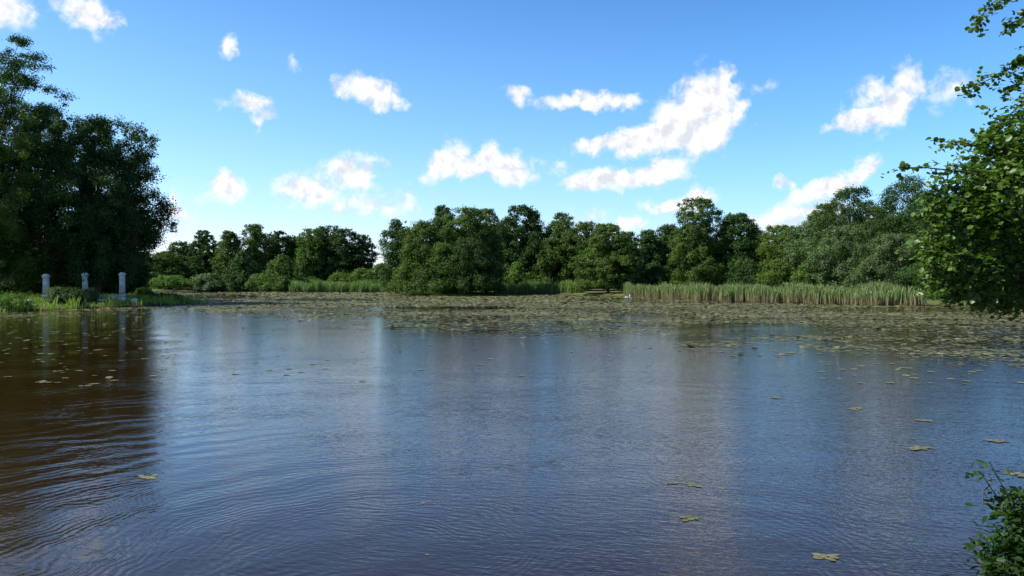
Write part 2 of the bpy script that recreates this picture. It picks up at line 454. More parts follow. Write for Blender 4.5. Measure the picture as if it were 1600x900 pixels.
def limbs(mb, rng, H, base, C, r0, k=7, nb=16, lean=(0, 0), segs=8):
    t = np.linspace(0, 1, segs)
    wob = np.cumsum(rng.normal(size=(segs, 2)) * H * .008, 0)
    P = np.c_[wob[:, 0] + lean[0] * t ** 1.3 * .8, wob[:, 1] + lean[1] * t ** 1.3 * .8, t * H * .9 - .25]
    P[0, :2] = 0
    R = r0 * (1 - .93 * t) ; R[0] *= 1.35
    mb.tube(P, R, k)
    pick = rng.choice(len(C), min(nb, len(C)), replace=False)
    for i in pick:
        c = C[i]; s = np.clip(c[2] / (H * .9) * .62 - .02, .06, .88)
        a = np.array([np.interp(s, t, P[:, j]) for j in range(3)])
        mid = (a + c) / 2 + np.array([0, 0, -.05 * H]) * .4 + rng.normal(size=3) * .12
        ra = np.interp(s, t, R) * .5
        mb.tube([a, mid, c], [ra, ra * .6, ra * .18 + .008], 5)


def tree(name, cat, label, px, top, Y, wpx, prof, mat, seed, group=None, size=None, nleaf=None, base=None, ncl=None, rc=None, lean=(0, 0), trunk_r=None, droop=0.0, two=None, nb=16, yscale=1.0):
    rng = np.random.default_rng(seed)
    x, y, z = at(px, Y)
    z = max(z, 0.0)
    H = (HZ - top) / F * Y + EYE - z
    R = wpx / 2 / F * Y
    size = size or Y * .0019
    rc = rc or (.5 + .12 * R) * rng.uniform(.7, 1.2)
    area = 2 * math.pi * R * H * .8 + 3.14 * R * R
    nleaf = nleaf or int(min(60000, area * 3.4 / (size * size * .34)))
    ncl = ncl or int(np.clip(area / (rc * rc) * 1.05, 18, 460))
    b = base if base is not None else .06
    V, Q, C, rcl = crown(rng, H, R, b * H, prof, ncl, rc, nleaf, size, droop, lean, flat=rng.uniform(.62, 1.05), yscale=yscale)
    root = empty(name, (x, y, z)); tag(root, label, cat, group)
    mesh_obj('crown', V, Q, M[mat], root)
    if name != 'bush':
        mb = MB(); limbs(mb, rng, H, b * H, C, trunk_r or H * .013 + .05, nb=nb, lean=lean); mb.build('trunk', M['bark'], root, True)
    else:
        mb = MB()
        for i in rng.choice(len(C), min(8, len(C)), replace=False):
            c = C[i]; mb.tube([(c[0] * .15, c[1] * .15, -.1), (c[0] * .5, c[1] * .5, c[2] * .55), c], [.035, .025, .01], 5)
        mb.build('stem', M['bark'], root, True)
    return root


FAR = 'trees along the far shore'
BUSH = 'bushes behind the far shoreline'
T_ = 'tree'
ROWS = [
    # name, label, px, top, Y, width px, profile, material, seed
    ('alder_tree', 'dark green tree just past the edge of the big shady tree on the left bank', 285, 378, 205, 60, 'oval', 'dark', 1),
    ('alder_tree', 'low round-topped green tree behind the inlet, first clear of the big shady tree', 258, 392, 196, 60, 'oval', 'mid', 2),
    ('alder_tree', 'tall flat-topped tree with a thin dark top beside the inlet', 319, 359, 200, 44, 'column', 'dark', 3),
    ('alder_tree', 'slim pointed tree with a small top knob, left of the taller twin', 357, 360, 195, 44, 'oval', 'mid', 4),
    ('alder_tree', 'slender tree that stands tallest between the inlet and the dark rounded grove', 397, 350, 198, 48, 'column', 'mid', 5),
    ('alder_tree', 'dark leafy tree between the slender tall tree and the rounded grove', 436, 360, 205, 52, 'oval', 'dark', 6),
    ('alder_tree', 'low dark tree in the gap at the left end of the rounded grove', 465, 368, 208, 48, 'oval', 'dark', 7),
    ('alder_tree', 'tree at the left shoulder of the dark rounded grove', 488, 357, 196, 52, 'dome', 'mid', 8),
    ('alder_tree', 'tallest tree at the crest of the dark rounded grove', 512, 352, 200, 60, 'dome', 'dark', 9),
    ('alder_tree', 'dark tree right of the crest in the rounded grove', 540, 357, 197, 56, 'dome', 'dark', 10),
    ('alder_tree', 'dark tree ending the rounded grove beside the gap of open sky', 566, 366, 199, 40, 'dome', 'dark', 11),
    ('willow_tree', 'light green spreading willow at the water edge in front of the rounded grove', 440, 398, 172, 74, 'cone', 'mid', 12),
    ('alder_tree', 'dark narrow tree standing in the water edge left of the light green willow', 378, 392, 182, 50, 'cone', 'dark', 13),
    ('alder_tree', 'dark leaning tree at the left end of the island clump beside the gap of sky', 622, 342, 133, 54, 'column', 'dark', 14),
    ('alder_tree', 'lighter green broad tree at the front left of the island clump', 660, 345, 126, 74, 'skirt', 'mid', 15),
    ('alder_tree', 'narrow dark tree poking out at the top of the island clump', 692, 320, 135, 44, 'column', 'dark', 16),
    ('alder_tree', 'broad tree in the middle of the island clump', 728, 322, 130, 66, 'dome', 'mid', 17),
    ('alder_tree', 'rounded tree on the right shoulder of the island clump', 757, 326, 134, 56, 'dome', 'mid', 18),
    ('alder_tree', 'dark low tree hanging over the water in front of the island clump', 735, 372, 124, 78, 'skirt', 'dark', 19),
    ('alder_tree', 'low dark tree at the water edge in the centre of the island clump', 690, 380, 124, 70, 'skirt', 'mid', 119),
    ('alder_tree', 'tall dark tree right of the island clump behind the small yellow-green sapling', 815, 321, 150, 74, 'dome', 'dark', 20),
    ('alder_tree', 'dark tree filling the gap between the island clump and the tall dark tree', 782, 352, 152, 50, 'oval', 'dark', 21),
    ('alder_tree', 'tree with a knobbly top standing behind the middle reed bed', 878, 332, 150, 56, 'oval', 'mid', 22),
    ('alder_tree', 'low green tree behind the left part of the middle reed bed', 862, 372, 146, 60, 'skirt', 'mid', 23),
    ('alder_tree', 'green tree between the knobbly-topped tree and the one hanging over the water', 915, 345, 146, 62, 'oval', 'mid', 24),
    ('alder_tree', 'wide green tree on the spit with branches hanging over the water', 950, 349, 124, 88, 'skirt', 'mid', 25),
    ('alder_tree', 'dark tree on the right side of the spit beside the gap of sky', 980, 362, 130, 46, 'oval', 'dark', 26),
    ('alder_tree', 'thin open tree right of the notch of sky above the reeds', 1012, 359, 142, 44, 'oval', 'dark', 27),
    ('alder_tree', 'airy dark tree against the flank of the tallest column-shaped tree', 1044, 351, 145, 52, 'oval', 'dark', 28),
    ('alder_tree', 'tallest column-shaped tree behind the right reed bed, sunlit on one flank', 1092, 309, 118, 78, 'column', 'mid', 29),
    ('alder_tree', 'dark rounded tree leaning against the tallest column-shaped tree', 1150, 334, 118, 74, 'column', 'dark', 30),
    ('alder_tree', 'small dark tree peeping out beside the dark rounded tree', 1184, 357, 128, 36, 'oval', 'dark', 31),
    ('willow_tree', 'low bright green rounded willow behind the right reed bed', 1222, 352, 112, 70, 'dome', 'bright', 32),
    ('willow_tree', 'grey-green willow between the bright willow and the tall broad tree', 1268, 345, 106, 70, 'dome', 'silver', 33),
    ('alder_tree', 'tall broad tree rising behind the right reed bed under the cloud', 1330, 293, 100, 104, 'oval', 'dark', 34),
    ('alder_tree', 'green tree with a ragged top at the side of the tall broad tree', 1290, 318, 108, 66, 'oval', 'mid', 35),
    ('willow_tree', 'grey-green willow low in front of the tall broad tree', 1320, 352, 92, 96, 'dome', 'silver', 36),
    ('alder_tree', 'dark tall tree with stepped branches beside the leaning alder boughs', 1420, 274, 88, 96, 'oval', 'dark', 37),
    ('alder_tree', 'dark tree filling the space between the two tallest trees on the right shore', 1378, 322, 96, 70, 'oval', 'dark', 38),
    ('willow_tree', 'low grey-green tree at the end of the right reed bed', 1400, 365, 84, 90, 'dome', 'silver', 39),
    ('alder_tree', 'dark tree on the right shore mostly hidden behind the near alder', 1500, 300, 84, 110, 'oval', 'dark', 40),
    ('alder_tree', 'dark tree far behind the near alder at the edge of the view', 1600, 320, 84, 110, 'oval', 'dark', 41),
]
for (nm, lb, px, top, Y, wpx, prof, mat, seed) in ROWS:
    tree(nm, T_, lb, px, top, Y, wpx * (1.0 if px < 640 else 1.14), prof, mat, seed, group=FAR)

BROWS = [
    ('bright green bush on the inlet shore, nearest to the shady tree', 236, 424, 186, 34, 'silver', 50),
    ('yellow-green low bush spreading along the inlet shore', 270, 430, 184, 56, 'bright', 51),
    ('grey-green low bush between two dark trees on the inlet shore', 328, 427, 184, 50, 'silver', 52),
    ('small grey-green bush at the start of the left reed bed', 405, 428, 176, 36, 'silver', 53),
    ('small round bush standing at the grove foot above the left reeds', 485, 432, 172, 34, 'mid', 54),
    ('yellow-green bush above the left reed bed in front of the dark grove', 532, 426, 176, 36, 'bright', 55),
    ('bright green bush above the left reeds next to the island clump', 566, 418, 174, 40, 'bright', 56),
    ('tall pale bush in the gap of sky beside the island clump', 594, 412, 168, 34, 'mid', 57),
    ('small yellow-green sapling beside the island clump', 808, 408, 142, 26, 'bright', 58),
    ('low yellow-green bush at the foot of the small sapling', 788, 430, 141, 30, 'bright', 59),
    ('rounded bush low behind the start of the right reed bed', 1215, 405, 100, 54, 'bright', 60),
    ('dark bush behind the middle of the right reed bed', 1165, 405, 106, 60, 'dark', 61),
    ('dark bush in the shade between the spit and the tallest tree', 1030, 415, 132, 60, 'dark', 62),
    ('grey-green bush behind the far end of the right reeds', 1362, 410, 86, 60, 'silver', 63),
    ('dark bush under the tall trees at the right end of the reeds', 1450, 405, 80, 80, 'dark', 64),
    ('dark green bush at the foot of the tall broad tree', 1268, 408, 94, 60, 'mid', 65),
]
for (lb, px, top, Y, wpx, mat, seed) in BROWS:
    tree('bush', 'bush', lb, px, top, Y, wpx * 1.1, 'bush', mat, seed, group=BUSH)


def build_wood():
    """the wood behind the shoreline trees, one mass of foliage"""
    rng = np.random.default_rng(77)
    Vs, Qs, n0 = [], [], 0
    line = [(180, 230, 398), (300, 232, 400), (420, 232, 395), (560, 232, 402), (572, 232, 436), (604, 190, 432), (640, 170, 380), (760, 172, 380), (840, 176, 375), (940, 176, 380),
            (985, 172, 392), (1000, 172, 395), (1060, 160, 378), (1180, 148, 378), (1240, 140, 362), (1360, 128, 350), (1450, 118, 340), (1600, 108, 340), (1800, 100, 330)]
    pxs = np.array([l[0] for l in line], float)
    for px in np.arange(185, 1800, 17):
        for row in range(3):
            p = px + rng.uniform(-8, 8); Y = np.interp(p, pxs, [l[1] for l in line]) + row * 4 - 4
            top = np.interp(p, pxs, [l[2] for l in line]) + rng.uniform(-4, 6)
            Ht = (HZ - top) / F * Y + EYE
            x = (p - 800) / F * Y
            V, Q, C, rcl = crown(rng, Ht, 2.7, .02 * Ht, 'column', 26, 1.3, 1900, Y * .003)
            V[:, 0] += x; V[:, 1] += Y; V[:, 2] += .5
            Vs.append(V); Qs.append(Q + n0); n0 += len(V)
    o = mesh_obj('woodland', np.concatenate(Vs), np.concatenate(Qs), M['dark'])
    tag(o, 'dark mass of woodland closing the view behind the shoreline trees', 'woodland', kind='stuff')


build_wood()

# ------------------------------------------------------------------ trees of the left bank
tree('oak_tree', T_, 'big dark shady tree on the left bank with white pillars at its foot', 148, 188, 77, 192, 'dome', 'dark', 201, size=.17, nleaf=230000, base=.115, ncl=560, rc=1.0, trunk_r=.38, nb=40)
tree('oak_tree', T_, 'leafy tree reaching highest at the left edge of the view', -12, 52, 75, 205, 'dome', 'dark', 202, size=.16, nleaf=170000, base=.12, ncl=400, rc=1.05, trunk_r=.36, nb=40)
tree('oak_tree', T_, 'yellow-green sunlit tree in front at the left edge of the view', -22, 124, 69.5, 150, 'dome', 'mid', 203, size=.14, nleaf=80000, base=.12, ncl=200, rc=.8, trunk_r=.2, nb=26)
tree('oak_tree', T_, 'dark tree behind the shady tree, seen between it and the left edge', 60, 165, 88, 170, 'dome', 'dark', 204, size=.2, nleaf=80000, base=.03, ncl=220, rc=1.1, trunk_r=.3)
tree('oak_tree', T_, 'dark tree low behind the rightmost white pillar', 172, 300, 92, 120, 'dome', 'dark', 205, size=.2, nleaf=80000, base=.02)
tree('oak_tree', T_, 'low dark tree closing the view under the crowns at the left edge', 12, 330, 92, 150, 'bush', 'dark', 207, size=.2, nleaf=60000, base=.02)
tree('oak_tree', T_, 'dark low tree behind the middle white pillar', 115, 330, 90, 110, 'bush', 'dark', 206, size=.2, nleaf=50000, base=.02)

# ------------------------------------------------------------------ reeds, grass
def blade_mat(name, low, high, z0, z1, tip=None):
    m = bpy.data.materials.new(name); m.use_nodes = True; w = NT(m.node_tree)
    g = w.n('ShaderNodeNewGeometry'); pos = g.outputs['Position']
    z = w.n('ShaderNodeSeparateXYZ', ins={0: pos}).outputs[2]
    nz = w.noise(pos, 1.1, 4.0, .6)
    f = w.smooth(w.math('ADD', z, w.math('MULTIPLY', w.math('SUBTRACT', nz, .5), 1.3)), z0, z1)
    r = g.outputs['Random Per Island']
    c = w.mix(f, (*low, 1), (*high, 1))
    c = w.mix(1.0, c, w.mix(r, (.7, .75, .7, 1), (1.25, 1.2, 1.2, 1)), 'MULTIPLY')
    p = w.n('ShaderNodeBsdfPrincipled', ins={'Base Color': c, 'Roughness': .55, 'Specular IOR Level': .3})
    t = w.n('ShaderNodeBsdfTranslucent', ins={'Color': c})
    mx = w.n('ShaderNodeMixShader', ins={0: .3, 1: p.outputs[0], 2: t.outputs[0]})
    w.n('ShaderNodeOutputMaterial', ins={0: mx.outputs[0]})
    return m


def blades(rng, P, H, W, bend):
    """bent 3 segment blades standing at P"""
    n = len(P); a = rng.uniform(0, 6.28, n); S = np.c_[np.cos(a), np.sin(a), np.zeros(n)]
    b = rng.uniform(0, 6.28, n); Bd = np.c_[np.cos(b), np.sin(b), np.zeros(n)] * (bend * H * rng.uniform(.3, 1, n))[:, None]
    H = H[:, None]; W = np.broadcast_to(W, (n,))[:, None] * .5
    up = np.array([0, 0, 1.0])
    p1 = P + up * H * .45 + Bd * .22; p2 = P + up * H * .82 + Bd * .62; p3 = P + up * H + Bd
    V = np.stack([P - S * W * .6, P + S * W * .6, p1 + S * W, p1 - S * W, p2 + S * W * .8, p2 - S * W * .8, p3], 1).reshape(-1, 3)
    i = np.arange(n)[:, None] * 7
    Q = np.concatenate([i + np.array([[0, 1, 2, 3]]), i + np.array([[3, 2, 4, 5]])]); Tr = i + np.array([[5, 4, 6]])
    return V, Q, Tr


M['reed'] = blade_mat('reed', (.22, .19, .10), (.16, .225, .075), .3, 1.0)
M['reedgreen'] = blade_mat('green_reed', (.15, .16, .06), (.14, .235, .055), .2, .8)


def reed_bed(front, depth, dens, hmean, label, mat, seed, w=.06):
    """front: list of (px, Y); reeds fill a strip behind it"""
    rng = np.random.default_rng(seed)
    pts = np.array([((px - 800) / F * Y, Y) for px, Y in front])
    seg = np.hypot(*np.diff(pts, axis=0).T); L = seg.sum(); n = int(L * depth * dens)
    s = rng.uniform(0, L, n); cs = np.r_[0, np.cumsum(seg)]
    x = np.interp(s, cs, pts[:, 0]); y = np.interp(s, cs, pts[:, 1])
    off = rng.uniform(0, 1, n) ** 1.2 * depth
    edge = .5 * np.sin(s * 1.1) + .35 * np.sin(s * 2.7 + 1) + .25 * np.sin(s * 6.1)
    y = y + off + edge; x = x + rng.normal(size=n) * .15
    z = np.minimum(gz(x, y), .3); z = np.maximum(z, -.05)
    env = 1 + .10 * np.sin(s * .8 + 2) + .09 * np.sin(s * 1.37) + .07 * np.sin(s * 2.3 + off) + .05 * np.sin(s * 5.3)
    H = hmean * env * rng.uniform(.6, 1.12, n)
    V, Q, Tr = blades(rng, np.c_[x, y, z], H, w * rng.uniform(.6, 1.3, n), .24)
    # feathery heads on some of the stems
    k = rng.uniform(0, 1, n) < .10
    hp = V.reshape(n, 7, 3)[k, 6]
    HV, HQ = cards(hp, rng.normal(size=(k.sum(), 3)) * np.array([1, 1, .2]), .26, .09, rng, T=np.tile([0.2, 0, 1.0], (k.sum(), 1)))
    o = mesh_obj('reed_bed', np.concatenate([V, HV]), [np.concatenate([Q, HQ + len(V)]), Tr], M[mat])
    return tag(o, label, 'reeds', kind='stuff')


reed_bed([(984, 114), (1002, 108), (1040, 101), (1098, 91), (1200, 83), (1300, 76), (1370, 72.5), (1446, 70.5)], 5.5, 75, 1.5,
         'long bed of tall reeds with tan stems and green tops along the right shore', 'reed', 301)
reed_bed([(772, 138), (840, 137.5), (912, 130)], 4.5, 50, 1.8, 'short green reed bed between the island clump and the spit', 'reedgreen', 302, w=.08)
reed_bed([(450, 162.5), (520, 163), (600, 161)], 5, 40, 1.9, 'green reed bed left of the island clump below the dark grove', 'reedgreen', 303, w=.1)
reed_bed([(300, 183), (340, 183.5), (398, 182), (440, 168)], 4, 34, 1.3, 'low green reeds along the inlet shore', 'reedgreen', 304, w=.1)


def build_grass():
    rng = np.random.default_rng(310)
    n = 60000
    x = rng.uniform(-60, -29, n); y = rng.uniform(48, 96, n)
    d = shore_dist(np.c_[x, y])
    cl = np.sin(x * 1.7 + 2 * np.sin(y * .8)) * np.sin(y * 1.3 + x * .6)
    k = (d > .0) & (d < 14) & (rng.uniform(0, 1, n) < .35 + .65 * (cl > .1))
    x, y, d, cl = x[k], y[k], d[k], cl[k]; n = len(x)
    z = gz(x, y)
    H = rng.uniform(.10, .26, n) * (1 + 1.4 * (cl > .45)) * (1 + 1.1 * np.exp(-d / .7))
    V, Q, Tr = blades(rng, np.c_[x, y, z - .02], H, .07, .4)
    o = mesh_obj('grass', V, [Q, Tr], M['grass'])
    tag(o, 'tufty sunlit grass on the left bank at the foot of the shady trees', 'grass', kind='stuff')


build_grass()

# waterside bushes of the left bank
LB = 'low bushes on the left bank'
for (lb, px, top, Y, wpx, mat, seed) in [
    ('yellow-green weedy bush at the water edge at the left end of the bank', 22, 461, 60.5, 62, 'bright', 320),
    ('pale green bush beside the leftmost white pillar', 88, 452, 65, 24, 'silver', 321),
    ('dark bush hanging over the water under the shady tree', 108, 450, 65.5, 44, 'dark', 322),
    ('dark low bush on the tip of the left bank', 258, 459, 79, 44, 'dark', 323),
    ('grey-green sprig-like bush in front of the middle white pillar', 142, 450, 68.2, 14, 'silver', 324),
    ('bright grassy bush at the bend of the left bank', 226, 450, 84, 24, 'bright', 325),
]:
    tree('bush', 'bush', lb, px, top, Y, wpx, 'bush', mat, seed, group=LB, size=.12, nleaf=9000)


# ------------------------------------------------------------------ white pillars and stones on the left bank
def pillar(label, px, Y, top, rz):
    x, y, z = at(px, Y); H = (HZ - top) / F * Y + EYE - z
    K = .72
    t = empty('stone_pillar', (x, y, z), rz); tag(t, label, 'pillar', 'white stone pillars on the left bank')
    b = MB(); b.box((0, 0, .10), (K*.44, K*.44, .20), .03); b.box((0, 0, .44), (K*.37, K*.37, .14), .03, .92); b.build('base', M['white'], t)
    s = MB(); s.box((0, 0, .58 + (H - .92) / 2), (K*.30, K*.30, (H - .92) / 2), .03, .93); s.build('shaft', M['white'], t)
    c = MB(); c.box((0, 0, H - .29), (K*.32, K*.32, .05), .02); c.box((0, 0, H - .18), (K*.38, K*.38, .06), .03); c.box((0, 0, H - .06), (K*.33, K*.33, .06), .05, .75); c.build('cap', M['white'], t)


pillar('leftmost of the three white pillars, half veiled by pale leaves', 72, 69.0, 428, .1)
pillar('middle one of the three white pillars, behind the hanging twigs of the shady tree', 133, 72.6, 426, .2)
pillar('slim white pillar with a bright cap, clear of leaves at the right of the three', 191, 72.5, 425.5, .15)


def low_wall(label, px0, px1, Y, h):
    x0, y0, z0 = at(px0, Y); x1, _, _ = at(px1, Y)
    t = empty('garden_wall', ((x0 + x1) / 2, Y, z0), .03); tag(t, label, 'wall', 'low white walls between the pillars')
    L = (x1 - x0) / 2
    b = MB(); b.box((0, 0, h / 2 - .06), (L, .16, h / 2 + .05), .02); b.build('wall_body', M['white'], t)
    c = MB(); c.box((0, 0, h + .025), (L + .05, .21, .035), .02); c.build('coping', M['white'], t)


low_wall('short low white wall left of the gap by the slim pillar', 154, 164, 73.0, .42)
low_wall('low white wall joining the foot of the slim white pillar', 171, 184, 73.2, .5)
x, y, z = at(147, 69.6)
s = MB(); s.box((0, 0, .08), (.85, .5, .10), .05); o = s.build('stone_slab', M['greystone']); o.location = (x, y, z); o.rotation_euler = (0, 0, .12)
tag(o, 'flat pale grey stone slab on the bank edge under the shady tree', 'slab')
rng = np.random.default_rng(5)


def boulder(label, px, Y, r):
    x, y, z = at(px, Y)
    u = np.linspace(0, np.pi, 9); v = np.linspace(0, 2 * np.pi, 14, endpoint=False)
    U, W = np.meshgrid(u, v, indexing='ij')
    D = np.stack([np.sin(U) * np.cos(W), np.sin(U) * np.sin(W), np.cos(U) * .65], -1).reshape(-1, 3)
    ph = rng.uniform(0, 6, 4)
    D *= (r * (1 + .13 * np.sin(3 * D[:, 0] + ph[0]) + .12 * np.sin(4 * D[:, 1] + ph[1]) + .08 * np.sin(6 * D[:, 2] + 4 * D[:, 0] + ph[2])))[:, None]
    i = np.arange(8)[:, None] * 14; j = np.arange(14)[None]; jn = (j + 1) % 14
    Q = np.stack([i + j, i + 14 + j, i + 14 + jn, i + jn], -1).reshape(-1, 4)
    o = mesh_obj('boulder', D, Q, M['greystone'], smooth=True); o.location = (x, y, z + r * .25)
    tag(o, label, 'boulder', 'pale stones on the left bank')


boulder('small pale stone beside the slim white pillar', 202, 73.2, .3)
boulder('pale stone at the grass tip below the slim white pillar', 209, 71.6, .34)
boulder('pale stone near the yellow-green bush at the left end of the bank', 43, 63.5, .38)

# ------------------------------------------------------------------ floating leaves
def pad_mat(name, c1, c2):
    m = bpy.data.materials.new(name); m.use_nodes = True; w = NT(m.node_tree)
    g = w.n('ShaderNodeNewGeometry')
    nz = w.noise(g.outputs['Position'], .25, 4.0, .6)
    f = w.math('ADD', w.math('MULTIPLY', g.outputs['Random Per Island'], .6), w.math('MULTIPLY', w.smooth(nz, .35, .65), .4))
    c = w.mix(f, (*c1, 1), (*c2, 1))
    p = w.n('ShaderNodeBsdfPrincipled', ins={'Base Color': c, 'Roughness': .6, 'Specular IOR Level': .22})
    w.n('ShaderNodeOutputMaterial', ins={0: p.outputs[0]})
    return m


M['pad'] = pad_mat('floating_pads', (.045, .055, .017), (.165, .162, .068))
M['leafpad'] = pad_mat('floating_leaf', (.05, .06, .022), (.17, .165, .085))


def vnoise(x, y, seed):
    """cheap smooth value noise"""
    r = np.random.default_rng(seed).uniform(0, 1, (256, 256))
    xi = np.floor(x).astype(int); yi = np.floor(y).astype(int); fx = x - xi; fy = y - yi
    fx = fx * fx * (3 - 2 * fx); fy = fy * fy * (3 - 2 * fy); a = xi % 256; b = yi % 256; c = (xi + 1) % 256; d = (yi + 1) % 256
    return (r[a, b] * (1 - fx) + r[c, b] * fx) * (1 - fy) + (r[a, d] * (1 - fx) + r[c, d] * fx) * fy


def build_pads():
    rng = np.random.default_rng(400)
    N = 2600000
    # draw with more candidates nearer the viewer
    Y = rng.uniform(0, 1, N) ** 1.25 * 150 + 17; px = rng.uniform(-20, 1700, N)
    acc = rng.uniform(0, 1, N) < (Y / 170)          # back to an even spread over the area
    Y, px = Y[acc], px[acc]
    x = (px - 800) / F * Y
    d = shore_dist(np.c_[x, Y])
    py = HZ + EYE * F / Y
    fpx = np.array([-20, 180, 270, 330, 420, 520, 620, 700, 850, 960, 1050, 1150, 1260, 1330, 1420, 1500, 1600, 1700], float)
    fY = np.array([60, 60, 62, 54, 46, 40, 34.5, 32.5, 31.0, 31.5, 32, 31, 28, 24.5, 21.5, 19.5, 18.5, 18], float)
    n1 = vnoise(x * .22 + 9, Y * .30, 1); n2 = vnoise(x * .9, Y * 1.2, 2); n3 = vnoise(x * .06 + 3, Y * .12 + 5, 3)
    edge = np.interp(px, fpx, fY)
    t = (Y - edge * (1 + .16 * (n1 - .5) + .08 * (n2 - .5))) / edge
    dens = np.clip(t * 7, 0, 1) * (.17 + .62 * np.clip((n1 * .5 + n2 * .25 + n3 * .45) * 3.6 - 1.55, 0, 1))
    # thinner in the right foreground part
    dens *= np.where(px > 1150, np.interp(Y, [18, 32, 45], [.6, .8, 1.0]), 1.0)
    dens *= .62 + .85 * np.clip((vnoise(x * .07 + 40, Y * .2 + 11, 9) - .3) * 3, 0, 1)
    # fully closed mat towards the far shore
    far = np.clip((Y - 62) / 30, 0, 1); dens = dens * (1 - far) + far * np.clip(t * 7, 0, 1) * (.45 + .35 * n2)
    def hole(cpx, cY, rpx, rY):
        return np.clip(1.35 - np.hypot((px - cpx) / rpx, (Y - cY) / rY) + (n2 - .5) * .5, 0, 1)
    for h in [(1180, 37, 125, 5.0), (985, 96, 75, 9), (1180, 84, 190, 3.5), (345, 118, 75, 20), (590, 40, 12, 9), (1000, 50, 50, 4), (1420, 62, 150, 5), (300, 160, 60, 10), (700, 66, 110, 4), (500, 96, 90, 7)]:
        dens *= 1 - np.clip(hole(*h) * 2.2, 0, 1) * .96
    # outlying rafts in the open water
    for (cpx, cY, rpx, rY, a) in [(1120, 27.5, 60, 2.0, .6), (1300, 27.0, 100, 2.0, .5), (1200, 24.5, 90, 1.2, .25), (1560, 13.2, 60, .9, .0), (1250, 31, 90, 1.6, .6), (20, 51, 120, 2.4, .5), (60, 55, 160, 1.5, .25)]:
        q = np.clip(1.3 - np.hypot((px - cpx) / rpx, (Y - cY) / rY), 0, 1); dens = np.maximum(dens, q * a * (n2 > .35))
    dens = np.maximum(dens, np.where(px < 262, .012, np.where(px > 1250, .012, .0025)) * (Y < 62))
    k = (d < -.15) & (rng.uniform(0, 1, len(Y)) < dens * .74)
    x, Y, d = x[k], Y[k], d[k]; n = len(x)
    print('pads', n)
    r = rng.uniform(.05, .16, n) * np.interp(Y, [20, 60, 130], [.7, 1.05, 1.7])
    a0 = rng.uniform(0, 6.28, n); th = np.linspace(.35, 2 * np.pi - .35, 6)
    ang = a0[:, None] + th[None]
    tilt = rng.normal(size=(n, 2)) * .018 + np.where(rng.uniform(0, 1, (n, 1)) < .10, rng.normal(size=(n, 2)) * .12, 0)
    dx = np.c_[np.zeros(n), np.cos(ang) * r[:, None]]; dy = np.c_[np.zeros(n), np.sin(ang) * r[:, None]]
    dz = dx * tilt[:, :1] + dy * tilt[:, 1:]
    z = .006 + rng.uniform(0, .012, n) - dz.min(1) * .7
    V = np.stack([x[:, None] + dx, Y[:, None] + dy, z[:, None] + dz], -1).reshape(-1, 3)
    Q = np.arange(n * 7).reshape(-1, 7)
    o = mesh_obj('water_lily_pads', V, Q, M['pad'])
    tag(o, 'mottled carpet of olive and tan floating pads across the far half of the pond', 'lily pads', kind='stuff')


build_pads()


def floating(label, px, py, r, seed):
    """a small raft of a few leaves lying on the open water"""
    rng = np.random.default_rng(seed); Y = EYE * F / (py - HZ); x = (px - 800) / F * Y
    mb = MB()
    r = r * .62
    cc = [np.zeros(3)]; q = min(.036, r * .5)
    for i in range(34 if r > .18 else 15 if r > .07 else 1):
        a = rng.uniform(0, 6.28); th = np.linspace(.3, 6.0, 9) + rng.uniform(0, 6); rr = q * rng.uniform(.6, 1.15)
        c = cc[-1] if i == 0 else cc[rng.integers(max(0, len(cc) - 6), len(cc))] + np.array([math.cos(a) * q * 1.6, math.sin(a) * q * 1.25, 0])
        cc.append(c)
        wob = 1 + .14 * np.sin(th * 3 + a)
        V = np.c_[c[0] + np.cos(th) * rr * wob, c[1] + np.sin(th) * rr * wob * .8, .002 + .00025 * i + .002 * np.sin(th * 2 + a) ** 2]
        mb.add(V, np.arange(9)[None])
    o = mb.build('floating_leaf', M['leafpad']); o.location = (x, Y, 0)
    tag(o, label, 'floating leaf', 'loose leaves drifting on the open water')


for i, (lb, px, py, r) in enumerate([
    ('pale leaf raft alone in the blue water right of the shady reflection', 240, 747, .17),
    ('ragged leaf raft near the front, closest to the dark shrub', 1289, 872, .16),
    ('small leaf afloat in the middle of the open water', 661, 787, .09),
    ('tiny leaf in the dark front water below the middle one', 667, 868, .06),
    ('leaf raft drifting between the ripples right of centre', 1078, 808, .15),
    ('pale leaf higher up among the ripples right of centre', 1072, 757, .18),
    ('short row of leaves in the reflection of the right-hand trees', 1210, 622, .35),
    ('small leaf to the right of the leaf raft in the ripples', 1192, 768, .10),
    ('wide tan leaf raft at the right edge above the shrub', 1588, 742, .36),
    ('long tan leaf raft near the right edge, farther out than the wide one', 1560, 690, .55),
    ('thin leaf raft on the right water below the pad carpet', 1440, 658, .45),
    ('small leaf raft in the right water, alone under the thin one', 1425, 700, .3),
    ('speck of a leaf on the brown water nearest to the left bank', 105, 522, .3),
    ('single leaf on the brown reflection in the middle', 160, 546, .26),
    ('leaf pair on the brown reflection lower down', 92, 580, .24),
    ('lone leaf near the edge of the brown reflection', 213, 532, .28),
    ('small leaf on the brown reflection, lowest of its leaves', 130, 603, .14),
    ('tiny pale leaf low in the front water left of the middle', 505, 831, .05),
    ('small leaf in the front left water left of the tiny pale one', 432, 789, .06),
    ('tiny leaf at the right front near the leaf raft', 1385, 885, .05),
    ('pale leaf right of the long reflection of the trees', 1130, 765, .09),
    ('leaf in the blue water under the outlying pad rafts', 1330, 640, .3),
]):
    floating(lb, px, py, r, 500 + i)


